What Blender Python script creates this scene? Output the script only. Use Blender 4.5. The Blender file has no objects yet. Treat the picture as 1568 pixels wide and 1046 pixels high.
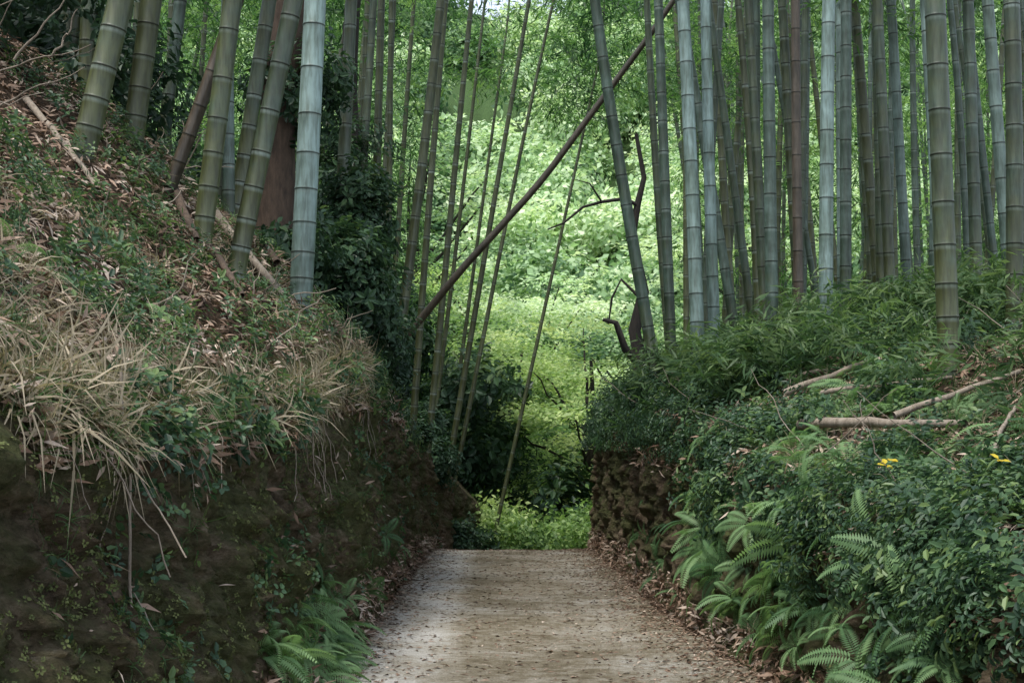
import bpy, math, numpy as np
from mathutils import Vector
from mathutils.bvhtree import BVHTree
rng = np.random.default_rng(7)
scene = bpy.context.scene
scene.view_settings.view_transform='Standard'
scene.view_settings.look='None'
scene.view_settings.exposure=0
COL = scene.collection

# ---------------------------------------------------------------- noise
def _hash(ix,iy,iz,seed):
    h = (ix.astype(np.int64)*374761393 + iy.astype(np.int64)*668265263 + iz.astype(np.int64)*2147483647 + seed*974634777) & 0x7fffffff
    h = ((h ^ (h>>13))*1274126177) & 0x7fffffff
    h = h ^ (h>>16)
    return (h & 0xffff)/65535.0
def vnoise(p,seed=0):
    p=np.asarray(p,float); i=np.floor(p).astype(np.int64); f=p-i; f=f*f*(3-2*f)
    r=0
    for dx in (0,1):
        for dy in (0,1):
            for dz in (0,1):
                w=(f[:,0] if dx else 1-f[:,0])*(f[:,1] if dy else 1-f[:,1])*(f[:,2] if dz else 1-f[:,2])
                r=r+w*_hash(i[:,0]+dx,i[:,1]+dy,i[:,2]+dz,seed)
    return r
def fbm(p,seed=0,o=4):
    a=.5;s=0;t=0;p=np.array(p,float)
    for k in range(o):
        s=s+a*vnoise(p,seed+k*17);t+=a;a*=.5;p=p*2.03+3.1
    return s/t-0.5

# ---------------------------------------------------------------- mesh helpers
def mesh_from(name,V,F,mats,attrs=None,smooth=False,parent=None):
    V=np.asarray(V,np.float32);F=np.asarray(F,np.int32)
    me=bpy.data.meshes.new(name)
    me.vertices.add(len(V));me.vertices.foreach_set('co',V.ravel())
    n=F.shape[1]
    me.loops.add(F.size);me.loops.foreach_set('vertex_index',F.ravel())
    me.polygons.add(len(F))
    me.polygons.foreach_set('loop_start',np.arange(0,F.size,n,dtype=np.int32))
    if smooth: me.polygons.foreach_set('use_smooth',np.ones(len(F),bool))
    if not isinstance(mats,(list,tuple)): mats=[mats]
    for m in mats: me.materials.append(m)
    for k,v in (attrs or {}).items():
        a=me.attributes.new(k,'FLOAT','POINT');a.data.foreach_set('value',np.asarray(v,np.float32))
    me.update(calc_edges=True)
    ob=bpy.data.objects.new(name,me);COL.objects.link(ob)
    if parent: ob.parent=parent
    return ob
def basis(n,yaw):
    n=n/np.linalg.norm(n,axis=1,keepdims=True)
    ref=np.stack([np.cos(yaw),np.sin(yaw),np.zeros_like(yaw)],1)
    x=ref-n*np.sum(ref*n,1,keepdims=True)
    l=np.linalg.norm(x,axis=1,keepdims=True); bad=(l<1e-3)[:,0]
    x[bad]=[0,0,1]; x/=np.linalg.norm(x,axis=1,keepdims=True)
    y=np.cross(n,x)
    return np.stack([x,y,n],2)
class Soup:
    def __init__(s): s.V=[];s.F=[];s.T=[];s.n=0
    def add(s,tmpl,pos,n,scl,tint,yaw=None):
        TV,TF,TT=tmpl;k=len(pos)
        if k==0:return
        if yaw is None: yaw=rng.uniform(0,6.283,k)
        M=basis(np.asarray(n,float),yaw)
        V=np.einsum('kij,vj->kvi',M,TV)*np.asarray(scl).reshape(-1,1,1)+np.asarray(pos)[:,None,:]
        F=TF[None]+(np.arange(k)*len(TV))[:,None,None]+s.n
        s.V.append(V.reshape(-1,3));s.F.append(F.reshape(-1,4))
        t=np.clip(np.asarray(tint).reshape(-1,1)+TT[None],0,1)
        s.T.append(t.ravel());s.n+=k*len(TV)
    def build(s,name,mat,parent=None,smooth=False):
        return mesh_from(name,np.concatenate(s.V),np.concatenate(s.F),mat,{'tint':np.concatenate(s.T)},parent=parent,smooth=smooth)

# ---------------------------------------------------------------- materials
def newmat(name):
    m=bpy.data.materials.new(name);m.use_nodes=True;nt=m.node_tree;nt.nodes.clear()
    return m,nt,nt.nodes,nt.links
def ramp(N,stops):
    r=N.new('ShaderNodeValToRGB');e=r.color_ramp.elements
    while len(e)>1:e.remove(e[0])
    e[0].position=stops[0][0];e[0].color=(*stops[0][1],1)
    for p,c in stops[1:]:
        x=e.new(p);x.color=(*c,1)
    return r
def leafmat(name,stops,trans=.35,rough=.5,tcol=1.5,spec=.3):
    m,nt,N,L=newmat(name)
    at=N.new('ShaderNodeAttribute');at.attribute_name='tint'
    r=ramp(N,stops);L.new(at.outputs['Fac'],r.inputs[0])
    b=N.new('ShaderNodeBsdfPrincipled');b.inputs['Roughness'].default_value=rough
    b.inputs['Specular IOR Level'].default_value=spec
    L.new(r.outputs[0],b.inputs['Base Color'])
    t=N.new('ShaderNodeBsdfTranslucent')
    mu=N.new('ShaderNodeMixRGB');mu.blend_type='MULTIPLY';mu.inputs[0].default_value=1
    mu.inputs[2].default_value=(tcol*1.04,tcol*1.1,tcol*.72,1);L.new(r.outputs[0],mu.inputs[1]);L.new(mu.outputs[0],t.inputs[0])
    x=N.new('ShaderNodeMixShader');x.inputs[0].default_value=trans
    L.new(b.outputs[0],x.inputs[1]);L.new(t.outputs[0],x.inputs[2])
    o=N.new('ShaderNodeOutputMaterial');L.new(x.outputs[0],o.inputs[0])
    return m
def noise(N,L,scale,detail=6,vec=None,rough=.6):
    n=N.new('ShaderNodeTexNoise');n.inputs['Scale'].default_value=scale;n.inputs['Detail'].default_value=detail
    n.inputs['Roughness'].default_value=rough
    if vec is not None:L.new(vec,n.inputs['Vector'])
    return n
M_bleaf=leafmat('bamboo_leaf',[(0,(.02,.055,.022)),(.5,(.07,.155,.05)),(1,(.20,.32,.11))],.45)
M_sasa=leafmat('dwarf_bamboo_leaf',[(0,(.022,.055,.024)),(.5,(.055,.11,.042)),(1,(.15,.22,.085))],.35)
M_farhaze=leafmat('far_leaf_haze',[(0,(.06,.13,.06)),(.4,(.30,.45,.23)),(1,(.66,.76,.52))],.4,tcol=1.2)  # distant haze and brightness painted in as pale leaf colour
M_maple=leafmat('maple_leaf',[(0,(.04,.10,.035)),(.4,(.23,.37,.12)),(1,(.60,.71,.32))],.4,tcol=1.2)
M_shrub=leafmat('shrub_leaf',[(0,(.015,.038,.022)),(.5,(.04,.082,.045)),(.85,(.075,.14,.06)),(1,(.15,.22,.08))],.25,.45)
M_fern=leafmat('fern_leaf',[(0,(.03,.08,.04)),(.5,(.08,.16,.065)),(1,(.20,.32,.14))],.35,.5)
M_grass=leafmat('grass_blade',[(0,(.03,.075,.022)),(.45,(.08,.15,.04)),(.55,(.18,.15,.09)),(1,(.42,.35,.25))],.25,.6,1.2)
M_litter=leafmat('leaf_litter',[(0,(.05,.03,.018)),(.4,(.15,.09,.058)),(.75,(.32,.22,.16)),(1,(.52,.42,.34))],.05,.6,1)
M_moss=leafmat('moss',[(0,(.04,.05,.015)),(.5,(.085,.105,.03)),(1,(.15,.17,.06))],.1,.8,1)
M_yellow=leafmat('yellow_leaf',[(0,(.5,.38,.02)),(1,(.65,.5,.04))],.3)
def culm_mat(name,low,mid,high,pow_c):
    m,nt,N,L=newmat(name)
    tc=N.new('ShaderNodeTexCoord')
    def att(a):
        x=N.new('ShaderNodeAttribute');x.attribute_name=a;return x.outputs['Fac']
    r=ramp(N,[(0,low),(.3,mid),(1,high)])
    n=noise(N,L,5,5,tc.outputs['Object'])
    ma=N.new('ShaderNodeMath');ma.operation='MULTIPLY_ADD';L.new(n.outputs[0],ma.inputs[0]);ma.inputs[1].default_value=.6
    L.new(att('pale'),ma.inputs[2]);L.new(ma.outputs[0],r.inputs[0])
    x1=N.new('ShaderNodeMixRGB');L.new(att('powder'),x1.inputs[0]);L.new(r.outputs[0],x1.inputs[1]);x1.inputs[2].default_value=(*pow_c,1)
    x2=N.new('ShaderNodeMixRGB');L.new(att('band'),x2.inputs[0]);L.new(x1.outputs[0],x2.inputs[1]);x2.inputs[2].default_value=(.02,.022,.016,1)
    mp=N.new('ShaderNodeMapping');mp.inputs['Scale'].default_value=(30,30,4);L.new(tc.outputs['Object'],mp.inputs[0])
    n2=noise(N,L,1,6,mp.outputs[0]);r2=ramp(N,[(.35,(.55,.55,.5)),(.6,(1.1,1.1,1.1))]);L.new(n2.outputs[0],r2.inputs[0])
    x3=N.new('ShaderNodeMixRGB');x3.blend_type='MULTIPLY';x3.inputs[0].default_value=1;L.new(x2.outputs[0],x3.inputs[1]);L.new(r2.outputs[0],x3.inputs[2])
    n4=noise(N,L,1.1,4,tc.outputs['Object']);r4=ramp(N,[(.35,(.55,.57,.48)),(.65,(1.1,1.1,1.1))]);L.new(n4.outputs[0],r4.inputs[0])
    x4=N.new('ShaderNodeMixRGB');x4.blend_type='MULTIPLY';x4.inputs[0].default_value=1;L.new(x3.outputs[0],x4.inputs[1]);L.new(r4.outputs[0],x4.inputs[2])
    b=N.new('ShaderNodeBsdfPrincipled');b.inputs['Roughness'].default_value=.42;L.new(x4.outputs[0],b.inputs['Base Color'])
    bp=N.new('ShaderNodeBump');bp.inputs['Strength'].default_value=.15;bp.inputs['Distance'].default_value=.01;L.new(n2.outputs[0],bp.inputs['Height']);L.new(bp.outputs[0],b.inputs['Normal'])
    o=N.new('ShaderNodeOutputMaterial');L.new(b.outputs[0],o.inputs[0]);return m
M_culm=culm_mat('bamboo_culm',(.065,.075,.025),(.048,.08,.058),(.25,.35,.34),(.33,.40,.38))
M_dead=culm_mat('dead_bamboo_culm',(.06,.045,.03),(.09,.07,.05),(.15,.12,.09),(.16,.13,.1))
def barkmat(name,a,b_,sc=8):
    m,nt,N,L=newmat(name);tc=N.new('ShaderNodeTexCoord')
    mp=N.new('ShaderNodeMapping');mp.inputs['Scale'].default_value=(3,3,.7);L.new(tc.outputs['Object'],mp.inputs[0])
    n=noise(N,L,sc,8,mp.outputs[0],.7);r=ramp(N,[(.3,a),(.7,b_)]);L.new(n.outputs[0],r.inputs[0])
    b=N.new('ShaderNodeBsdfPrincipled');b.inputs['Roughness'].default_value=.85;L.new(r.outputs[0],b.inputs['Base Color'])
    bp=N.new('ShaderNodeBump');bp.inputs['Strength'].default_value=.7;bp.inputs['Distance'].default_value=.03;L.new(n.outputs[0],bp.inputs['Height']);L.new(bp.outputs[0],b.inputs['Normal'])
    o=N.new('ShaderNodeOutputMaterial');L.new(b.outputs[0],o.inputs[0]);return m
M_bark=barkmat('bark',(.03,.02,.014),(.12,.08,.055))
M_darkbark=barkmat('dark_bark',(.012,.01,.008),(.04,.032,.026))
M_deadwood=barkmat('dead_wood',(.14,.11,.08),(.36,.30,.24))
def ground_mat():
    m,nt,N,L=newmat('earth_and_litter')
    g=N.new('ShaderNodeNewGeometry');P=g.outputs['Position']
    at=N.new('ShaderNodeAttribute');at.attribute_name='wall'
    af=N.new('ShaderNodeAttribute');af.attribute_name='valley'
    n1=noise(N,L,1.3,8,P,.65);n2=noise(N,L,14,8,P,.75);n3=noise(N,L,45,5,P,.7)
    mp=N.new('ShaderNodeMapping');mp.inputs['Scale'].default_value=(1,1,2.5);L.new(P,mp.inputs[0])
    nl=noise(N,L,5,9,mp.outputs[0],.8)
    earth=ramp(N,[(.33,(.03,.022,.014)),(.45,(.11,.08,.05)),(.56,(.24,.18,.12)),(.68,(.42,.34,.25))]);L.new(nl.outputs[0],earth.inputs[0])
    moss=ramp(N,[(.32,(.03,.038,.013)),(.5,(.095,.115,.04)),(.68,(.18,.19,.085))]);L.new(n2.outputs[0],moss.inputs[0])
    mk=ramp(N,[(.40,(0,0,0)),(.56,(.8,.8,.8))]);L.new(n1.outputs[0],mk.inputs[0])
    w=N.new('ShaderNodeMixRGB');L.new(mk.outputs[0],w.inputs[0]);L.new(earth.outputs[0],w.inputs[1]);L.new(moss.outputs[0],w.inputs[2])
    lit=ramp(N,[(.3,(.02,.014,.009)),(.5,(.075,.05,.032)),(.7,(.16,.11,.075))]);L.new(n3.outputs[0],lit.inputs[0])
    vg=ramp(N,[(.35,(.03,.06,.02)),(.65,(.10,.17,.06))]);L.new(n2.outputs[0],vg.inputs[0])
    lv=N.new('ShaderNodeMixRGB');L.new(af.outputs['Fac'],lv.inputs[0]);L.new(lit.outputs[0],lv.inputs[1]);L.new(vg.outputs[0],lv.inputs[2])
    x=N.new('ShaderNodeMixRGB');L.new(at.outputs['Fac'],x.inputs[0]);L.new(lv.outputs[0],x.inputs[1]);L.new(w.outputs[0],x.inputs[2])
    b=N.new('ShaderNodeBsdfPrincipled');b.inputs['Roughness'].default_value=.95;b.inputs['Specular IOR Level'].default_value=.15;L.new(x.outputs[0],b.inputs['Base Color'])
    add=N.new('ShaderNodeMath');L.new(nl.outputs[0],add.inputs[0]);L.new(n2.outputs[0],add.inputs[1])
    bp=N.new('ShaderNodeBump');bp.inputs['Strength'].default_value=1;bp.inputs['Distance'].default_value=.13;L.new(add.outputs[0],bp.inputs['Height']);L.new(bp.outputs[0],b.inputs['Normal'])
    o=N.new('ShaderNodeOutputMaterial');L.new(b.outputs[0],o.inputs[0]);return m
def path_mat():
    m,nt,N,L=newmat('packed_dirt')
    g=N.new('ShaderNodeNewGeometry');P=g.outputs['Position']
    at=N.new('ShaderNodeAttribute');at.attribute_name='u'
    n1=noise(N,L,1.1,8,P,.7);n2=noise(N,L,9,8,P,.75);n3=noise(N,L,70,4,P,.7)
    c=ramp(N,[(.3,(.11,.088,.055)),(.46,(.22,.185,.125)),(.6,(.37,.335,.27)),(.8,(.56,.54,.50))])
    s=N.new('ShaderNodeMath');s.operation='MULTIPLY_ADD';L.new(n2.outputs[0],s.inputs[0]);s.inputs[1].default_value=.7
    k=N.new('ShaderNodeMath');k.operation='MULTIPLY_ADD';L.new(n1.outputs[0],k.inputs[0]);k.inputs[1].default_value=.8
    ur=ramp(N,[(0,(-.0,)*3),(.06,(.18,)*3),(.2,(.24,)*3),(.32,(0,0,0)),(.62,(0,0,0)),(.78,(.08,)*3),(1,(0,0,0))]);L.new(at.outputs['Fac'],ur.inputs[0])
    k2=N.new('ShaderNodeMath');k2.operation='SUBTRACT';L.new(ur.outputs[0],k2.inputs[0]);k2.inputs[1].default_value=.26
    L.new(k2.outputs[0],k.inputs[2]);L.new(k.outputs[0],s.inputs[2]);L.new(s.outputs[0],c.inputs[0])
    g3=ramp(N,[(.3,(.5,.5,.5)),(.7,(1.25,1.25,1.25))]);L.new(n3.outputs[0],g3.inputs[0])
    x=N.new('ShaderNodeMixRGB');x.blend_type='MULTIPLY';x.inputs[0].default_value=1;L.new(c.outputs[0],x.inputs[1]);L.new(g3.outputs[0],x.inputs[2])
    b=N.new('ShaderNodeBsdfPrincipled');b.inputs['Roughness'].default_value=.9;b.inputs['Specular IOR Level'].default_value=.2;L.new(x.outputs[0],b.inputs['Base Color'])
    add=N.new('ShaderNodeMath');L.new(n3.outputs[0],add.inputs[0]);L.new(n2.outputs[0],add.inputs[1])
    bp=N.new('ShaderNodeBump');bp.inputs['Strength'].default_value=.8;bp.inputs['Distance'].default_value=.035;L.new(add.outputs[0],bp.inputs['Height']);L.new(bp.outputs[0],b.inputs['Normal'])
    o=N.new('ShaderNodeOutputMaterial');L.new(b.outputs[0],o.inputs[0]);return m
M_ground=ground_mat();M_path=path_mat()

# ---------------------------------------------------------------- terrain
yk =[-100,0,   5,   8,   10,  12,  13.5,16,  20,  24,  25,   26,  28,  32,  38, 46, 60, 600]
lxb=[-1.2,-1.2,-1.2,-1.2,-1.25,-1.25,-1.25,-1.3,-1.36,-1.40,-1.33,-1.2,-.95,-.3,.5,1.2,1,1]
lxt=[-1.9,-1.9,-1.85,-1.85,-1.7,-1.55,-1.5,-1.55,-1.65,-1.6,-1.5,-1.4,-1.15,-.6,.1,.4,-1,-1]
lzt=[1.85,1.85,1.85,1.92,2.05, 2.35, 2.55, 2.6,2.3, 1.8,1.65,1.5,1.1,.4,-.4,-1.8,0,0]
rxb=[1.85,1.85,1.8,1.72,1.65,1.6,1.55,1.5,1.42,1.36,1.4,1.5,1.75,2.6,4,5,5,5]
rxt=[2.5,2.5,2.4,2.2,2.05,1.9,1.8,1.68,1.55,1.46,1.5,1.65,1.95,3.0,4.5,6,7,7]
rzt=[.9,.9, .9, 1.1,1.3, 1.55, 1.75,2.0,2.1,2.1,2.05,2.0,1.8,1.2,.3,-1,0,0]
def pz(y):
    y=np.asarray(y,float)
    a=np.clip(y-23,0,None)
    d=-np.where(a<6,a*a*.018,.648+(a-6)*.16)
    d=np.maximum(d,-2.8)
    return d+np.clip((y-50)*.55,0,48)*np.clip((y-50)/12,0,1)
def I(y,v):return np.interp(y,yk,v)
rows=np.concatenate([-np.geomspace(100,8,14),np.arange(-7,3,.5),np.arange(3,30,.06),np.arange(30,60,.5),np.geomspace(60,600,50)])
gl=np.concatenate([-np.geomspace(300,7.1,30),-np.arange(7,0,-.11)])
gr=-gl[::-1]
NW=84;NP=40
nl=len(gl);C=nl+NW+NP+NW+len(gr)
R=len(rows);V=np.zeros((R,C,3));W=np.zeros((R,C))
for j,y in enumerate(rows):
    p=float(pz(y));xb=I(y,lxb);xt=I(y,lxt);zt=max(I(y,lzt),p+.05);rb=I(y,rxb);rt=I(y,rxt);zr=max(I(y,rzt),p+.05)
    t=np.linspace(1,0,NW+2)[1:-1]
    dx=-gl;far=np.clip((60-y)/25,.35,1)
    V[j,:nl,0]=xt+gl;V[j,:nl,2]=zt+18*far*(1-np.exp(-dx*.98/18))
    f=np.where(t<.1,t/.1*.3,.3+(t-.1)/.9*.55+.15*np.clip((t-.8)/.2,0,1)**2)
    V[j,nl:nl+NW,0]=xb+(xt-xb)*f;V[j,nl:nl+NW,2]=p+(zt-p)*t
    u=np.linspace(0,1,NP);V[j,nl+NW:nl+NW+NP,0]=xb+(rb-xb)*u;V[j,nl+NW:nl+NW+NP,2]=p+.03*(np.abs(u-.5)*2)**4
    s=t[::-1];f=f[::-1];o=nl+NW+NP
    V[j,o:o+NW,0]=rb+(rt-rb)*f;V[j,o:o+NW,2]=p+(zr-p)*s
    V[j,o+NW:,0]=rt+gr;V[j,o+NW:,2]=zr+np.where(gr<2.5,.34*gr,.85+(gr-2.5)*.05)
    V[j,:,1]=y
    W[j,nl:nl+NW]=1;W[j,o:o+NW]=1
    W[j,nl-3:nl]=[.3,.6,.9];W[j,o+NW:o+NW+3]=[.9,.6,.3]
    if y>40: W[j]*=0
flat=V.reshape(-1,3)
Wf=W.reshape(-1);nearf=np.clip((60-flat[:,1])/20,0,1)
d1=fbm(flat*[.9,.9,.9],3,4);d2=fbm(flat*[4,4,6],9,4);d3=fbm(flat*[1.2,2.2,.5],21,3);d4=np.abs(fbm(flat*[9,9,9],29,3))
sx=np.sign(flat[:,0]-.2)
tt=np.zeros((R,C));tt[:,nl:nl+NW]=np.sin(np.linspace(0,1,NW)*3.14)**.5;tt[:,nl+NW+NP:nl+2*NW+NP]=tt[:,nl:nl+NW]
tw=tt.reshape(-1)
flat[:,0]+=sx*tw*nearf*(d1*.35+d2*.40+d3*.4+d4*.28)
flat[:,1]+=tw*nearf*d2*.1
fd=np.zeros((R,C));fd[:,:nl]=np.clip(-gl*1.2,0.15,1);fd[:,-len(gr):]=np.clip(gr*1.2,0.15,1)
flat[:,2]+=fd.reshape(-1)*(d1*.7+d2*.12)
flat[:,2]+=tw*d2*.08
pm=np.zeros((R,C));pm[:,nl+NW:nl+NW+NP]=1
flat[:,2]+=pm.reshape(-1)*(fbm(flat*[1.5,.7,1],33,3)*.05)
V=flat.reshape(R,C,3)
idx=np.arange(R*C).reshape(R,C)
F=np.stack([idx[:-1,:-1],idx[:-1,1:],idx[1:,1:],idx[1:,:-1]],2)
mesh_from('ground',flat,F.reshape(-1,4),M_ground,{'wall':Wf,'valley':np.clip((flat[:,1]-30)/8,0,1)},smooth=True)
bvh=BVHTree.FromPolygons(flat.tolist(),F.reshape(-1,4).tolist())
def H(x,y):
    h=bvh.ray_cast(Vector((x,y,80)),Vector((0,0,-1)))
    return h[0].z if h[0] else 0
# path sheet
c0=nl+NW;rsel=np.where((rows<40))[0]
PV=V[rsel][:,c0:c0+NP].copy();PV[:,:,2]+=.005
PU=np.tile(np.linspace(0,1,NP),(len(rsel),1))
e=fbm(np.stack([rows[rsel]*1.5,rows[rsel]*0,rows[rsel]*0],1),5,4)*.25
PV[:,0:1,0]+=(.05+e[:,None]);PV[:,-1:,0]-=(.05-e[:,None])
PV[:,1,0]=np.maximum(PV[:,1,0],PV[:,0,0]+.01);PV[:,-2,0]=np.minimum(PV[:,-2,0],PV[:,-1,0]-.01)
for q in range(2,6):
    PV[:,q,0]=np.maximum(PV[:,q,0],PV[:,q-1,0]+.01);PV[:,-1-q,0]=np.minimum(PV[:,-1-q,0],PV[:,-q,0]-.01)
ii=np.arange(PV.shape[0]*NP).reshape(-1,NP)
PF=np.stack([ii[:-1,:-1],ii[:-1,1:],ii[1:,1:],ii[1:,:-1]],2).reshape(-1,4)
mesh_from('dirt_path',PV.reshape(-1,3),PF,M_path,{'u':PU.ravel()},smooth=True)

# face sampler
fa=V[:-1,:-1];fb=V[:-1,1:];fc=V[1:,1:];fdd=V[1:,:-1]
cr=np.cross(fc-fa,fdd-fb);area=np.linalg.norm(cr,axis=2)/2;nrm=cr/(2*area[...,None]+1e-9)
cx=np.arange(C-1);cc=(fa+fc)/2
REG={'L':(cx<nl-1),'WL':(cx>=nl-1)&(cx<nl+NW),'P':(cx>=nl+NW)&(cx<nl+NW+NP-1),'WR':(cx>=nl+NW+NP-1)&(cx<nl+2*NW+NP),'R':(cx>=nl+2*NW+NP)}
def sample(reg,k,y0=3,y1=30,dmax=99,tlo=0,thi=1,wfn=None,dmin=0):
    w=area*REG[reg][None,:]*((cc[...,1]>y0)&(cc[...,1]<y1))
    if reg=='L': g=-gl[np.clip(cx,0,nl-1)];w=w*((g<dmax)&(g>=dmin))[None,:]
    if reg=='R': g=gr[np.clip(cx-(nl+2*NW+NP),0,len(gr)-1)];w=w*((g<dmax)&(g>=dmin))[None,:]
    if reg in('WL','WR'):
        t=(1-(cx-nl)/NW) if reg=='WL' else (cx-(nl+NW+NP))/NW
        w=w*((t>=tlo)&(t<=thi))[None,:]
    if wfn is not None: w=w*wfn(cc)
    w=w.ravel();w/=w.sum()
    i=rng.choice(len(w),k,p=w);r,c=np.unravel_index(i,area.shape)
    a=rng.random((k,1));b=rng.random((k,1))
    P=V[r,c]*(1-a)*(1-b)+V[r,c+1]*a*(1-b)+V[r+1,c+1]*a*b+V[r+1,c]*(1-a)*b
    return P,nrm[r,c]
def clumpw(sc,thr,seed,sharp=6):
    def f(c):
        s=c.shape;n=fbm(c.reshape(-1,3)*sc,seed,3).reshape(s[:2])
        return np.clip((n-thr)*sharp,0,1)
    return f

# ---------------------------------------------------------------- templates
def leafquad(L,w,fold=.0,droop=.0):
    return np.array([[0,0,0],[L*.4,w/2,fold],[L,0,-droop],[L*.4,-w/2,fold]])
def place(lv,o,d,up=(0,0,1)):
    d=np.array(d,float);d/=np.linalg.norm(d);up=np.array(up,float)
    y=np.cross(up,d);y/=np.linalg.norm(y)+1e-9;z=np.cross(d,y)
    return np.array(o)+lv[:,0:1]*d+lv[:,1:2]*y+lv[:,2:3]*z
def pack(vs,tints=None):
    V=np.concatenate(vs);F=np.arange(len(V)).reshape(-1,4)
    T=np.zeros(len(V)) if tints is None else np.repeat(tints,4)
    return V,F,T
def spray(n,Lt,Ll,w,seed,droop=.5):
    r=np.random.default_rng(seed);vs=[];ts=[]
    for k in range(n):
        s=(k+.5)/n;o=np.array([Lt*s,r.normal(0,.05),-droop*Lt*s*s])+r.normal(0,.02,3)
        a=r.uniform(-1.3,1.3);d=[math.cos(a),math.sin(a),r.uniform(-.9,.15)]
        vs.append(place(leafquad(Ll*r.uniform(.7,1.2),w,0,.02),o,d,(r.normal(0,.4),r.normal(0,.4),1)));ts.append(r.uniform(-.15,.15))
    for q in range(3):
        p0=np.array([Lt*q/3,0,-droop*Lt*(q/3)**2]);p1=np.array([Lt*(q+1)/3,0,-droop*Lt*((q+1)/3)**2])
        vs.append(np.array([p0+[0,.003,0],p1+[0,.002,0],p1-[0,.002,0],p0-[0,.003,0]]));ts.append(-.3)
    return pack(vs,np.array(ts))
T_spray=[spray(12,.45,.15,.026,s) for s in range(4)]
T_sasa=[spray(9,.4,.2,.03,s+40,-.1) for s in range(4)]
def sprig(n,R_,Ll,w,seed):
    r=np.random.default_rng(seed);vs=[];ts=[]
    for k in range(n):
        a=k*2.4+r.normal(0,.3);h=R_*(k/n)
        d=np.array([math.cos(a),math.sin(a),r.uniform(-.35,.5)])
        l=Ll*r.uniform(.7,1.2)
        d/=np.linalg.norm(d);side=np.cross([0,0,1],d);side/=np.linalg.norm(side)
        o=np.array([0,0,h])+d*.015
        up=np.cross(d,side)
        mid=[o+d*l*.3,o+d*l*.7]
        tip=o+d*l-up*.12*l
        vs.append(np.array([o,mid[0]+side*w*.5+up*.06*l,mid[1]+side*w*.42+up*.05*l,tip]))
        vs.append(np.array([o,tip,mid[1]-side*w*.42+up*.05*l,mid[0]-side*w*.5+up*.06*l]))
        t=r.uniform(-.15,.2);ts+= [t,t]
    return pack(vs,np.array(ts))
T_sprig=[sprig(8,.12,.09,.045,s) for s in range(4)]
T_small=[sprig(12,.16,.06,.026,s+60) for s in range(4)]
T_ivy=[sprig(5,.02,.06,.045,s+9) for s in range(3)]
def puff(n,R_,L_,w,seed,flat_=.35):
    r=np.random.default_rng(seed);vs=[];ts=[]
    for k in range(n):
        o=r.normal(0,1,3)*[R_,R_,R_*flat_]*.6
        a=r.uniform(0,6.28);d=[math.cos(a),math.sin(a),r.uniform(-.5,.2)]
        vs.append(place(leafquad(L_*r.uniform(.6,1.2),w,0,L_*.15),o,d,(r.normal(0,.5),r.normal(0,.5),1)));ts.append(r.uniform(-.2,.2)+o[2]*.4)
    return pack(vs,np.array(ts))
T_puff=[puff(32,.45,.16,.085,s,.25) for s in range(4)]
T_farpuff=[puff(60,1.1,.34,.22,s+7,.4) for s in range(4)]
def fern(nf,L_,seed):
    r=np.random.default_rng(seed);vs=[];ts=[]
    for k in range(nf):
        a=k*6.283/nf+r.normal(0,.3);l=L_*r.uniform(.7,1.15);dr=np.array([math.cos(a),math.sin(a),0]);sd=np.array([-dr[1],dr[0],0])
        lift=r.uniform(.5,.9);np_=20;tn=r.uniform(-.15,.2)
        pt=lambda s:dr*l*s*.95+np.array([0,0,l*(lift*s-.75*s*s)])
        for q in range(np_):
            s=.12+.88*q/np_;o=pt(s);tg=pt(s+.02)-o;tg/=np.linalg.norm(tg)
            pl=l*.26*math.sin(min(1,(s)*1.5+.12)*1.57)*(1-s)**.55+.008;w=l*.043
            for sg in(-1,1):
                d=sd*sg+tg*.35+np.array([0,0,-.15]);vs.append(place(leafquad(pl,w,0,pl*.1),o,d));ts.append(tn+r.uniform(-.08,.08))
        for q in range(6):
            p0=pt(q/6);p1=pt((q+1)/6);vs.append(np.array([p0-sd*.003,p0+sd*.003,p1+sd*.002,p1-sd*.002]));ts.append(-.1)
    return pack(vs,np.array(ts))
T_fern=[fern(5+s%3,.55,s) for s in range(6)]
T_frond=[fern(3,.5,s+20) for s in range(3)]
def tuft(n,L_,w,seed,lean=.6):
    r=np.random.default_rng(seed);vs=[];ts=[]
    for k in range(n):
        a=r.uniform(0,6.28);l=L_*r.uniform(.5,1.2);dr=np.array([math.cos(a),math.sin(a),0]);sd=np.array([-dr[1],dr[0],0])*w/2
        o=r.normal(0,.03,3)*[1,1,0];c=r.uniform(.3,1)*lean;t=r.uniform(-.2,.2)
        pt=lambda s:o+dr*l*c*s*s*1.0+dr*l*.2*s+np.array([0,0,l*(s-.75*c*s*s)])
        for q in range(3):
            s0=q/3;s1=(q+1)/3;w0=1-s0*.5;w1=(1-s1)*.8+.08
            vs.append(np.array([pt(s0)-sd*w0,pt(s0)+sd*w0,pt(s1)+sd*w1,pt(s1)-sd*w1]));ts.append(t)
    return pack(vs,np.array(ts))
T_tuft=[tuft(9,.26,.010,s,1.0) for s in range(4)]
T_hang=[tuft(6,.26,.016,s+30,1.4) for s in range(4)]
T_lit=[(leafquad(.10,.022,.004,.006),np.array([[0,1,2,3]]),np.zeros(4)),(leafquad(.06,.03,.006,.008),np.array([[0,1,2,3]]),np.zeros(4))]
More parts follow.
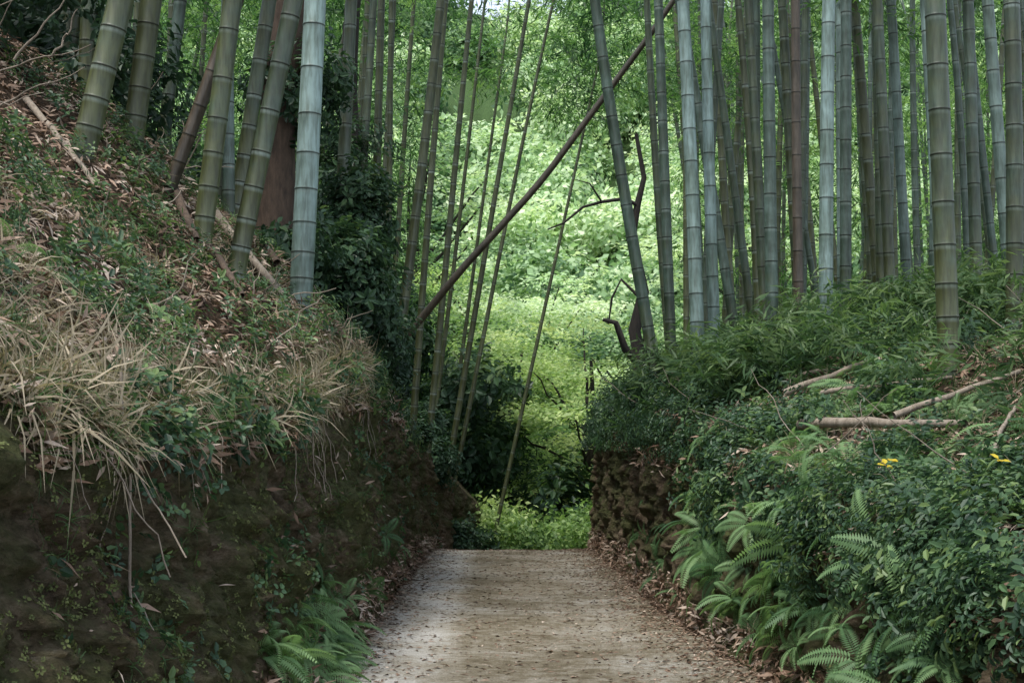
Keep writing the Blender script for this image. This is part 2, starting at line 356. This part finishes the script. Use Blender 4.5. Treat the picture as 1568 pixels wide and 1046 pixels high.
def tube(pts,rad,sides=8):
    pts=np.asarray(pts,float);n=len(pts);tg=np.gradient(pts,axis=0);tg/=np.linalg.norm(tg,axis=1,keepdims=True)
    ref=np.array([0,1,0.]) if abs(tg[:,1]).mean()<.8 else np.array([1,0,0.])
    u=np.cross(tg,ref);u/=np.linalg.norm(u,axis=1,keepdims=True);v=np.cross(tg,u)
    a=np.linspace(0,2*np.pi,sides,endpoint=False)
    V=pts[:,None]+np.asarray(rad).reshape(-1,1,1)*(np.cos(a)[None,:,None]*u[:,None]+np.sin(a)[None,:,None]*v[:,None])
    i=np.arange(n*sides).reshape(n,sides);j=np.roll(i,-1,axis=1)
    F=np.stack([i[:-1],j[:-1],j[1:],i[1:]],2).reshape(-1,4)
    return V.reshape(-1,3),F
def tubes(name,lst,mat,parent=None):
    VV=[];FF=[];n=0
    for p,r,s in lst:
        v,f=tube(p,r,s);VV.append(v);FF.append(f+n);n+=len(v)
    return mesh_from(name,np.concatenate(VV),np.concatenate(FF),mat,smooth=True,parent=parent)
def wob(p0,p1,n,amp,seed,sag=0):
    p0=np.array(p0,float);p1=np.array(p1,float);s=np.linspace(0,1,n)[:,None];p=p0+(p1-p0)*s
    q=np.stack([s[:,0]*4+seed*7.3,s[:,0]*0,s[:,0]*0],1)
    for k in range(3): p[:,k]+=fbm(q+k*31,seed,3)*amp*np.sin(s[:,0]*3.14)**.5
    p[:,2]-=sag*np.sin(s[:,0]*3.14);return p

# ---------------------------------------------------------------- bamboo culms
tops=[]
def culm(x,y,r,lean,pale,hgt=15,leany=0,mat=None,name='bamboo_stalk',sides=14):
    z0=H(x,y)-.12
    offs=[(-.05,0,0,1.),(-.022,.8,0,1.),(-.008,.7,0,1.01),(-.003,.2,1,1.03),(.004,0,.9,1.06),(.010,.3,.3,1.04),(.02,.1,0,1.0)]
    zs=[];rs=[];po=[];ba=[]
    h=.15;il=.19;rr=np.random.default_rng(int(abs(x*1000+y*77)))
    zs.append(0);rs.append(r*1.08);po.append(0);ba.append(0)
    pw=rr.uniform(.35,1)
    while h<hgt-.5:
        k=pw*rr.uniform(.5,1)
        for o,p,b,m in offs:
            zs.append(h+o);tap=1-.75*(h/hgt)**1.6;rs.append(r*tap*m);po.append(p*k);ba.append(b*.8)
        il=min(.42*(.7+r*3),il*1.13);h+=il*rr.uniform(.92,1.08)
    zs=np.array(zs);s=zs/hgt
    ph=rr.uniform(0,6.28);cv=rr.normal(0,.06)
    X=x+lean*zs+cv*np.sin(s*5+ph)-cv*np.sin(ph);Y=y+leany*zs+.08*np.sin(s*4+ph)-.08*np.sin(ph)
    tipd=rr.uniform(0,6.28);a=np.clip(s-.7,0,1)**2*12;X=X+a*math.cos(tipd);Y=Y+a*math.sin(tipd)
    pts=np.stack([X,Y,z0+zs],1)
    Vv,Ff=tube(pts,rs,sides)
    g=np.clip(zs/1.6,0,1)
    pl=np.repeat(np.clip((pale-.1)*g-.4*(1-g)*(1-max(pale,0)),-1,1)-.05,sides)
    ob=mesh_from(name,Vv,Ff,mat or M_culm,{'pale':pl,'powder':np.repeat(po,sides),'band':np.repeat(ba,sides)},smooth=True)
    tops.append(pts[s>.55])
    return ob
left=[(-3.40,11,.10,.17,-.05),(-3.40,12.5,.095,.12,-.15),(-2.66,12,.085,.10,-.05),(-2.42,12.2,.085,.19,.0),(-2.85,14.2,.065,-.02,.6),
 (-1.95,13,.108,.045,1.0),(-2.14,17,.08,.045,.0),(-2.15,19,.055,.05,.0),(-4.5,14,.10,.05,-.15),(-2.95,14.8,.08,.14,.0),(-5.2,13,.09,.1,-.15),(-4.6,16,.09,.12,-.15),(-3.6,17,.08,.05,-.1),(-5.9,16,.09,.08,-.1),(-4.1,13.4,.07,.02,.1),(-3.9,15.5,.07,.1,.2)]
for a in left: culm(*a,sides=20)
cen=[(-1.72,20,.073,.12,-.15),(-1.95,22,.05,.02,-.2),(-1.65,23.5,.06,.075,-.3),(-1.5,25.2,.062,.10,-.3),(-1.25,27,.058,.17,-.3),(-1.15,28,.046,.21,-.3),(-.55,30,.045,.22,-.3),(-1.9,19.3,.06,.01,-.15),(-2.3,24,.06,.04,-.3),(-2.9,26,.07,.03,-.3),(-2.6,29,.06,.07,-.3),(-3.6,30,.07,.05,-.3),(-1.8,31,.05,.12,-.3),(-1.6,34,.05,.14,-.3)]
for a in cen: culm(*a)
right=[(1.92,18,.078,-.115,.15),(2.1,18.5,.07,-.03,.15),(2.25,17,.086,-.044,.85),(3.1,19,.07,-.17,.25),(2.52,17.5,.075,-.01,.85),(2.85,15.5,.072,.01,.25),(3.28,19,.06,.01,.1),(3.5,20,.06,-.13,.1),
 (3.42,15.5,.08,.037,.75),(4.2,18,.066,.01,.65),(4.7,18,.066,-.01,.0),(5.2,18.5,.068,-.035,.4),(4.6,15,.07,-.03,.5),(3.67,11.9,.092,-.02,-.0),(5.6,17,.075,.0,.1),(4.95,14,.085,.0,.0),(5.5,15.5,.07,-.05,.4),(2.95,22,.06,.05,.1),(2.4,21,.06,-.06,.0),(3.9,16.6,.07,.02,.25),(4.35,16.2,.065,-.02,.0),(5.0,16.8,.075,.03,.4),(3.1,17.2,.06,-.02,.0)]
for a in right: culm(*a,sides=18)
culm(3.35,16.5,.06,.01,.1,mat=M_dead,name='dead_bamboo_stalk')
culm(-3.05,12.3,.062,.33,.1,mat=M_dead,name='dead_bamboo_stalk',hgt=9)
k=0;pp=[(a[0],a[1]) for a in right]
while k<110:
    y=rng.uniform(17.5,42);x=rng.uniform(.108*y,.42*y+1)
    if min((x-a)**2+(y-b)**2 for a,b in pp)<.12:continue
    pp.append((x,y));culm(x,y,rng.uniform(.045,.078),rng.normal(0,.05),rng.uniform(-.3,.25),leany=rng.normal(0,.03),sides=10);k+=1
k=0
while k<26:
    y=rng.uniform(19,42);x=-rng.uniform(.12*y,.36*y+1)
    culm(x,y,rng.uniform(.05,.08),rng.normal(.06,.05),rng.uniform(-.3,-.05),sides=10);k+=1
def leaning():
    p=wob((-1.75,22,3.3),(3.2,21.5,9.6),24,.12,4)
    s=np.linspace(0,1,24);p[:,2]+=-.25*np.sin(s*3.14)
    v,f=tube(p,.062*(1-.35*s),12);n=len(v);mesh_from('leaning_dead_bamboo',v,f,M_dead,{'pale':np.full(n,-.1),'powder':np.zeros(n),'band':np.zeros(n)},smooth=True)
leaning()
cr_pts=[(1.85,22,2.0),(2.0,22,3.0),(1.9,22,3.5),(2.05,22,4.1),(1.95,22,4.6),(1.88,22,5.0),(1.97,22,5.5),(2.07,22,5.9),(1.95,22,6.6)]
tubes('crooked_tree',[(cr_pts,np.linspace(.12,.03,9),8),
 ([(2.0,22,5.45),(1.75,21.9,5.55),(1.4,21.9,5.5),(1.1,21.8,5.4),(.8,21.8,5.15),(.55,21.8,5.05)],np.linspace(.035,.012,6),6),
 ([(1.4,21.9,5.5),(1.2,21.7,5.75),(.95,21.6,5.8)],[.018,.012,.006],5),
 ([(2.0,22,4.0),(1.7,22,4.3),(1.55,22,4.0),(1.5,22,3.6)],[.03,.025,.02,.012],5),
 ([(1.95,22,3.0),(1.75,21.9,3.2),(1.6,21.8,3.6),(1.4,21.8,3.65)],[.07,.06,.045,.03],6)],M_darkbark)
zt_=H(-2.7,16)-.3
tubes('tree_trunk',[(wob((-2.75,16,zt_),(-2.0,16,zt_+11),20,.3,8),np.linspace(.24,.12,20),16)],M_bark)
zt_=H(-2.1,20.5)-.3
tubes('tree_trunk',[(wob((-2.4,20.5,zt_),(-2.2,20.5,zt_+12),20,.3,18),np.linspace(.15,.08,20),12)],M_darkbark)
def onground(x0,y0,x1,y1,r,n=12,lift=0,seed=1,amp=.08):
    p=wob((x0,y0,0),(x1,y1,0),n,amp,seed)
    for q in p:q[2]=H(q[0],q[1])
    z=np.linspace(p[0,2],p[-1,2],n);p[:,2]=np.maximum(z,p[:,2]*.5+z*.5)+r*.7+lift
    return (p,np.linspace(r,r*.6,n),8)
for i,a in enumerate([(2.5,13,3.3,12.7,.035),(2.35,11.6,3.15,9.9,.045),(2.7,12.4,3.6,11.6,.025),(3.0,9.0,3.5,9.9,.02),(2.4,14.3,3.2,13.6,.03),(2.9,10.8,3.9,10.9,.028)]):
    tubes('fallen_branch',[onground(*a,lift=.13,seed=i+3)],M_deadwood)
for i,a in enumerate([(-3.1,12.6,-2.6,11.6,.05),(-2.9,13.2,-2.0,12.4,.05),(-2.6,12,-2.1,11.0,.035),(-4,11.5,-3.1,10.5,.03),(-3.4,9.5,-2.6,9.0,.015),(-3.6,10,-2.9,8.5,.02),(-2.9,14,-2.2,13.2,.06)]):
    tubes('fallen_branch',[onground(*a,lift=.05,seed=i+23)],M_deadwood if i%2 else M_bark)
tubes('hanging_root',[(wob((-1.68,6.1,1.88),(-1.52,5.95,.3),24,.06,2),np.full(24,.007),6),
  (wob((-1.64,6.1,1.5),(-1.34,5.9,1.1),12,.06,5),np.full(12,.004),5),(wob((-1.58,6.0,.95),(-1.48,5.95,.8),8,.03,6),np.full(8,.003),5)],M_deadwood)
tw=[]
for i in range(40):
    P,n=sample('WL',1,5,16,tlo=.8);p=P[0]+n[0]*.08;q=p+[rng.normal(.05,.1),rng.normal(0,.15),-rng.uniform(.2,.7)]
    tw.append((wob(p,q,8,.1,i),np.full(8,rng.uniform(.002,.004)),4))
for i in range(40):
    P,n=sample('L',1,8,14,dmax=3);p=P[0];q=p+[rng.normal(.1,.4),rng.normal(0,.3),rng.uniform(.05,.5)]
    tw.append((wob(p,q,8,.15,i+60),np.linspace(.008,.003,8),5))
for i in range(80):
    P,n=sample('R',1,7,18,dmax=3);p=P[0];q=p+[rng.normal(0,.4),rng.normal(0,.3),rng.uniform(.1,.7)]
    tw.append((wob(p,q,8,.15,i+160),np.linspace(.006,.002,8),5))
for a,b in [((-3.9,10,4.2),(-2.9,9.6,4.35)),((-3.5,9.8,4.3),(-3.05,9.7,4.9)),((-3.9,10,3.9),(-3.0,9.8,4.25)),((-3.2,9.7,4.3),(-3.0,9.6,4.6))]:
    tw.append((wob(a,b,10,.12,int(a[0]*-10)),np.linspace(.01,.003,10),5))
tubes('dead_twigs',tw,M_deadwood)

# ---------------------------------------------------------------- ground cover
def up(n,a): return n*(1-a)+np.array([0,0,1])*a
def jit(k,s): return rng.normal(0,s,(k,3))
S=Soup()
for reg,k,kw in [('L',46000,dict(y0=5,y1=20,dmax=5)),('R',34000,dict(y0=6,y1=20,dmax=5)),('WL',4500,dict(y0=5,y1=26,thi=.16)),('WR',4500,dict(y0=7,y1=26,thi=.16)),('WL',7000,dict(y0=5,y1=20,tlo=.8)),('WL',350,dict(y0=5,y1=20)),('WR',1500,dict(y0=6,y1=20,tlo=.7))]:
    P,n=sample(reg,k,**kw)
    cl=fbm(P*.8,61,3)*1.2
    S.add(T_lit[0],P+n*rng.uniform(.005,.05,(k,1)),n+jit(k,.4),rng.uniform(.4,1.35,k),np.clip(rng.normal(.64,.25,k)+cl-(.06 if reg=='R' else 0),0,1))
def pathw(c):
    xb=I(c[...,1],lxb);rb=I(c[...,1],rxb);u=np.clip((c[...,0]-xb)/(rb-xb),0,1);return np.exp(-u/.05)+np.exp(-(1-u)/.08)+.06
P,n=sample('P',11000,7,27,wfn=pathw);S.add(T_lit[0],P+[0,0,.012],n+jit(11000,.15),rng.uniform(.25,.8,11000),np.clip(rng.normal(.5,.28,11000),0,1))
P,n=sample('P',4500,7,27,wfn=pathw);S.add(T_lit[1],P+[0,0,.012],n+jit(4500,.15),rng.uniform(.3,1.1,4500),np.clip(rng.normal(.45,.25,4500),0,1))
S.build('leaf_litter',M_litter)
S=Soup()
def gadd(reg,k,kw,tl,th,s0,s1,out,T=None):
    T=T or T_tuft
    P,n=sample(reg,k,**kw);nn=up(n,.25)+np.array([out,-.1,0]);
    for q in range(4):
        m=np.arange(k)%4==q;kk=m.sum();S.add(T[q],P[m],nn[m]+jit(kk,.4),rng.uniform(s0,s1,kk),rng.uniform(tl,th,kk))
gadd('L',700,dict(y0=5,y1=16,dmax=2.2,wfn=clumpw(1.5,0,4)),.05,.45,.4,.9,.2)
gadd('L',500,dict(y0=5,y1=15,dmax=1.3,wfn=clumpw(1.2,-.05,84))  ,.6,1,.4,.9,.6,T_hang)
gadd('WL',700,dict(y0=5,y1=15,tlo=.86,wfn=clumpw(1.5,-.1,85)),.6,1,.6,1.15,.5,T_hang)
gadd('WL',800,dict(y0=5,y1=17,tlo=.84),.05,.42,.4,.9,.35)
gadd('WL',900,dict(y0=5,y1=24,thi=.8,wfn=clumpw(1.5,0,14)),.0,.4,.15,.4,.4,T_hang)
gadd('R',1300,dict(y0=7,y1=18,dmax=3,wfn=clumpw(1.2,-.05,86)),.0,.42,.4,.9,0)
gadd('R',450,dict(y0=7,y1=14,dmax=3),.6,.95,.4,.9,0)
S.build('grass',M_grass)
def scat(S,T,reg,k,kw,s0,s1,t0,t1,lift,upa,j=.4,out=0):
    P,n=sample(reg,k,**kw)
    for q in range(len(T)):
        m=np.arange(k)%len(T)==q;kk=m.sum()
        S.add(T[q],P[m]+n[m]*rng.uniform(0,lift,(kk,1)),up(n[m],upa)+np.array([out,0,0])+jit(kk,j),rng.uniform(s0,s1,kk),rng.uniform(t0,t1,kk))
S=Soup()
scat(S,T_ivy,'WL',12000,dict(y0=4,y1=22,wfn=clumpw(1.6,-.05,131,9)),.10,.28,.0,1,.02,.1)
scat(S,T_ivy,'WR',3000,dict(y0=6,y1=24,wfn=clumpw(1.6,0,132,9)),.12,.3,.0,.7,.02,.1)
S.build('moss',M_moss)
S=Soup()
scat(S,T_ivy,'WL',650,dict(y0=5,y1=27,wfn=clumpw(1.3,.06,31,9)),.35,.9,.3,.9,.06,.1)
scat(S,T_ivy,'WR',1200,dict(y0=6,y1=14,tlo=.35,wfn=clumpw(1.1,.03,32,6)),.5,1.0,.2,.9,.1,.1)
scat(S,T_sprig,'L',600,dict(y0=5,y1=16,dmax=3,wfn=clumpw(1.2,0.02,33,9)),.4,.8,.4,1,.12,.4)
scat(S,T_small,'L',800,dict(y0=5,y1=16,dmax=3,wfn=clumpw(1.2,0,43,9)),.4,1,.4,1,.12,.4)
scat(S,T_sprig,'WL',400,dict(y0=6,y1=22,tlo=.8,wfn=clumpw(1.2,-.03,35,9)),.5,.9,.3,1,.15,.4)
scat(S,T_small,'WR',900,dict(y0=6,y1=14,tlo=.6,wfn=clumpw(1.0,0,34,6)),.6,1.2,.2,.95,.15,.3)
scat(S,T_small,'WR',700,dict(y0=14,y1=24,tlo=.84),.6,1.2,.2,.8,.2,.3)
scat(S,T_small,'R',1100,dict(y0=7,y1=19,dmax=.8,wfn=clumpw(.9,0,36,6)),.5,1.2,.2,1,.15,.5)
scat(S,T_sprig,'R',300,dict(y0=7,y1=19,dmax=1.2,wfn=clumpw(.9,.02,46,6)),.5,.9,.2,1,.2,.5)
scat(S,T_small,'R',700,dict(y0=7,y1=19,dmin=.7,dmax=3.4,wfn=clumpw(.9,.05,39,9)),.5,1.1,.2,1,.15,.5)
scat(S,T_small,'R',1600,dict(y0=14,y1=26,dmax=1.6,wfn=clumpw(.9,-.1,37,5)),.8,1.5,.2,.9,.3,.5)
S.build('undergrowth',M_shrub)
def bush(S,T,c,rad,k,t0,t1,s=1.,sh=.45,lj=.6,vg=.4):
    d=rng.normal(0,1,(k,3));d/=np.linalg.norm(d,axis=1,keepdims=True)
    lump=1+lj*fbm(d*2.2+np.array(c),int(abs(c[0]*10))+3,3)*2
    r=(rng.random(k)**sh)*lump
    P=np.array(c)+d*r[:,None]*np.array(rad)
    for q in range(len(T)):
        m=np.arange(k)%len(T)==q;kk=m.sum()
        S.add(T[q],P[m],d[m]+np.array([0,0,.6])+jit(kk,.5),rng.uniform(.7,1.3,kk)*s,np.clip(t0+(t1-t0)*(rng.random(kk)*(1-vg)+vg*(d[m,2]*.5+.5)),0,1))  # lower leaves tinted darker, inner-bush shade put into the leaf colour
S=Soup()
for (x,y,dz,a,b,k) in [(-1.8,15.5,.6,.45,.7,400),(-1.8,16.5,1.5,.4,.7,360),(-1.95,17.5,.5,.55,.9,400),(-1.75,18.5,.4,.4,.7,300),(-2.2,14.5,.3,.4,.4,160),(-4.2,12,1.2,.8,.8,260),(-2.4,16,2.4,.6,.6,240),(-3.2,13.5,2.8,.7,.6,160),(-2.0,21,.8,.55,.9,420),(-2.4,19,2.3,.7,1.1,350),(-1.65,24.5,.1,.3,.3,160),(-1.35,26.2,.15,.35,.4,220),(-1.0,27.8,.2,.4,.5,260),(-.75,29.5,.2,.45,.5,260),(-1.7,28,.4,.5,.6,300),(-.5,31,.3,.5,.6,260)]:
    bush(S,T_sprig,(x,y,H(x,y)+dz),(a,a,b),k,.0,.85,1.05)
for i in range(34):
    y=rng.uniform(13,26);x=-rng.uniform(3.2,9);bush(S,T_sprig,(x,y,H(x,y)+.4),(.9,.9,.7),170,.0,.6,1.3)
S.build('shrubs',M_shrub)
S=Soup()
for i in range(34):
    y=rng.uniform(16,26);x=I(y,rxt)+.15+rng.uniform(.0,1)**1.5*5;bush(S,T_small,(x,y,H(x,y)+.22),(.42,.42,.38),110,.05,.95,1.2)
for i in range(9):
    y=rng.uniform(8,15);x=I(y,rxt)+rng.uniform(0,2.5);bush(S,T_small,(x,y,H(x,y)+.1),(.28,.28,.22),46,.1,1,1)
S.build('shrubs',M_shrub)
S=Soup()
for i in range(95):
    y=rng.uniform(13,20);x=I(y,rxt)+rng.uniform(.1,4.8)
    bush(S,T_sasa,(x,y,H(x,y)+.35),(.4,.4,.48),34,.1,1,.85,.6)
for i in range(20):
    y=rng.uniform(9.5,13);x=I(y,rxt)+rng.uniform(1.2,3.6)
    bush(S,T_sasa,(x,y,H(x,y)+.38),(.3,.3,.45),13,.3,1,.8,.6)
S.build('dwarf_bamboo',M_sasa)
S=Soup()
def ferns(reg,k,kw,s0,s1,t0,t1,out,T=T_fern): scat(S,T,reg,k,kw,s0,s1,t0,t1,.05,.5,.35,out)
ferns('WL',50,dict(y0=8.3,y1=11.5,thi=.25),.4,.75,.5,1,.2)
ferns('WL',10,dict(y0=12,y1=20,thi=.3),.35,.6,.3,.8,.3)
ferns('WR',95,dict(y0=6.5,y1=13,tlo=.15,thi=.98),.35,.8,.3,1,-.2)
ferns('WR',16,dict(y0=13,y1=18,tlo=.05,thi=.5),.3,.6,.2,.8,-.3)
ferns('WR',8,dict(y0=16,y1=24,tlo=.8,thi=1),.35,.7,.2,.7,-.4)
ferns('R',125,dict(y0=7,y1=13,dmax=1.5),.35,.8,.3,1,-.1)
ferns('L',14,dict(y0=6,y1=12,dmax=.8),.3,.6,.5,1,.3,T_frond)
S.build('ferns',M_fern)
S=Soup()
for x,y in [(2.25,8.6),(2.30,8.7),(2.6,7.6)]:
    S.add(T_ivy[0],np.array([[x,y,H(x,y)+.27]]),np.array([[0,-.4,1.]]),[.75],[.5])
S.build('yellow_leaves',M_yellow)

# ---------------------------------------------------------------- bamboo crowns
def volume(S,T,k,lo,hi,sc,thr,seed,keep=None,s0=.8,s1=1.4,t0=0,t1=1):
    P=rng.uniform(lo,hi,(k*3,3));n=fbm(P*sc,seed,3);m=n>thr
    if keep is not None:m&=keep(P)
    P=P[m][:k];kk=len(P);cl=fbm(P*.6,seed+5,2)*1.4
    for q in range(len(T)):
        w=np.arange(kk)%len(T)==q;c=w.sum();S.add(T[q],P[w],np.array([[0,0,1.]]*c)+jit(c,.35),rng.uniform(s0,s1,c),np.clip(rng.uniform(t0,t1,c)+cl[w],0,1))
S=Soup()
for t in tops:
    k=12;i=rng.integers(0,len(t),k);P=t[i]+rng.normal(0,1,(k,3))*[.7,.7,.4];P=P[P[:,2]>7]
    kk=len(P)
    if kk:S.add(T_spray[0],P,np.array([[0,0,1.]]*kk)+jit(kk,.35),rng.uniform(.9,1.6,kk),rng.uniform(.1,.8,kk))
volume(S,T_spray,2400,(-14,-8,11.5),(14,24,15.5),.35,-.0,50,lambda P:P[:,2]>P[:,1]*.36+2.2,1.6,2.4,0,.7)  # canopy kept above the view, added to shade the foreground
volume(S,T_spray,6500,(-9,26,4),(4.5,38,14.5),.6,.03,51,lambda P:np.where(P[:,0]>-.055*P[:,1]-.2,P[:,2]>1.5+P[:,1]*(.25-.012*np.clip(3-np.abs(P[:,0]-2),0,3)+.02),P[:,2]>1.5+.1*P[:,1])&(P[:,2]<1.5+.36*P[:,1]),.9,1.6,.0,.85)
volume(S,T_spray,5000,(3.5,27,2.5),(20,44,14),.5,.05,52,lambda P:(P[:,0]>P[:,1]*.115)&(P[:,2]<1.5+.33*P[:,1]),1.0,1.8,.15,1)
volume(S,T_spray,1200,(2.5,17,7.2),(10,26,10),.5,.08,53,None,.8,1.2,.1,.8)
volume(S,T_spray,3500,(-16,18,5),(-2.5,34,14),.4,.0,54,None,1.,1.6,.0,.6)
S.build('bamboo_foliage',M_bleaf)

# ---------------------------------------------------------------- far trees
def tree(name,x,y,h,pads,mat,t0=.3,t1=1.,scale=1.,T=T_puff):
    z=H(x,y);e=bpy.data.objects.new(name,None);COL.objects.link(e)
    tr=[(wob((x,y,z-.3),(x+.3,y,z+h*.85),14,.5,int(x*3+y)),np.linspace(.025*h,.006*h,14),8)]
    S=Soup()
    for i in range(pads):
        u=rng.random();zz=z+h*(.12+.88*u);rr=h*.42*math.sqrt(max(.05,1-abs(u-.35)**1.6*1.6));a=rng.uniform(0,6.28);q=rng.random()**.5
        c=np.array([x+math.cos(a)*rr*q,y+math.sin(a)*rr*q,zz])
        if i%3==0: tr.append((wob((x+.2*u,y,z+h*(.1+.6*u)),c,8,.3,i),np.linspace(.007*h,.002*h,8),5))
        k=11;P=c+rng.normal(0,1,(k,3))*[.6*scale,.6*scale,.08*scale];pt=rng.uniform(t0,t1)
        for m in range(k): S.add(T[(i+m)%len(T)],P[m:m+1],[[rng.normal(0,.15),rng.normal(-.2,.15),1]],[rng.uniform(.7,1.2)*scale],[pt+rng.normal(0,.12)])
    tubes('trunk_and_limbs',tr,M_darkbark,parent=e);S.build('crown',mat,parent=e)
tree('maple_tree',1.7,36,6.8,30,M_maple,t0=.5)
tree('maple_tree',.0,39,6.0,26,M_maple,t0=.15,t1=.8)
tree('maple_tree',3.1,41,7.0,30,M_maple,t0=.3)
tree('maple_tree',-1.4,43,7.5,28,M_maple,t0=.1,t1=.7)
tree('broadleaf_tree',-3.5,46,12,60,M_farhaze,t0=.1,t1=.9,scale=1.3)
tree('broadleaf_tree',3.6,46,8.8,50,M_farhaze,t0=.0,t1=.2,scale=1.2)
tree('broadleaf_tree',.8,55,10,55,M_farhaze,t0=.6,t1=1,scale=1.5)
tree('broadleaf_tree',8.5,50,13,60,M_farhaze,t0=.3,t1=1,scale=1.4)
tree('broadleaf_tree',-8.5,52,15,60,M_farhaze,t0=.1,t1=.8,scale=1.4)
S=Soup()
for i in range(46):
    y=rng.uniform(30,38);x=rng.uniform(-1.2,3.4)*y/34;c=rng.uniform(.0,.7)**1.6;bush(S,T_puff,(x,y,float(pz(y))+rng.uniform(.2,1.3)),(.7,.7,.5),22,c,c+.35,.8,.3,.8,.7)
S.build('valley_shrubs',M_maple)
S=Soup()
for i in range(64):
    y=rng.uniform(33,47);x=rng.uniform(-3.5,5);bush(S,T_sprig,(x,y,H(x,y)+rng.uniform(.3,2.8)),(1.0,1.0,.9),100,.0,1,2.4)  # dark-leaved shrubs added to stand for shadowed gaps between the maples
S.build('valley_undergrowth',M_shrub)
S=Soup()
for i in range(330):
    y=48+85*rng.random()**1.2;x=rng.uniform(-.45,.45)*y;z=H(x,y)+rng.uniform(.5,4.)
    c=rng.uniform(.0,1.0)+(.25 if abs(x/y-.03)<.06 else -.15);a=rng.uniform(1.8,3.2);bush(S,T_farpuff,(x,y,z),(a,a,a*.8),38,max(0,min(.55,c-.5)),min(1,max(c+.12,.2)),.8+y/200,.2,.9,.7)  # tint raised along the view opening, painting its bright haze into the leaves
S.build('hillside_trees',M_farhaze)

# ---------------------------------------------------------------- light
w=bpy.data.worlds.new('World');scene.world=w;w.use_nodes=True;nt=w.node_tree
sd=Vector((-.22,-.30,.91)).normalized()
sky=nt.nodes.new('ShaderNodeTexSky');sky.sky_type='NISHITA';sky.sun_disc=False
sky.sun_elevation=math.asin(sd.z);sky.sun_rotation=math.atan2(sd.x,sd.y)
hs=nt.nodes.new('ShaderNodeHueSaturation');hs.inputs['Saturation'].default_value=.5;hs.inputs['Value'].default_value=2.3
nt.links.new(sky.outputs[0],hs.inputs['Color']);nt.links.new(hs.outputs[0],nt.nodes['Background'].inputs[0]);nt.nodes['Background'].inputs[1].default_value=.15
l=bpy.data.lights.new('sun','SUN');l.energy=4.8;l.angle=math.radians(14);l.color=(1,.965,.89)
lo=bpy.data.objects.new('sun',l);COL.objects.link(lo);lo.rotation_euler=sd.to_track_quat('Z','Y').to_euler()
cam=bpy.data.cameras.new('camera');cam.lens=50;cam.sensor_width=36;cam.clip_end=1500
co=bpy.data.objects.new('camera',cam);COL.objects.link(co);co.location=(0,0,1.5);co.rotation_euler=(math.radians(94.75),0,0)
scene.camera=co
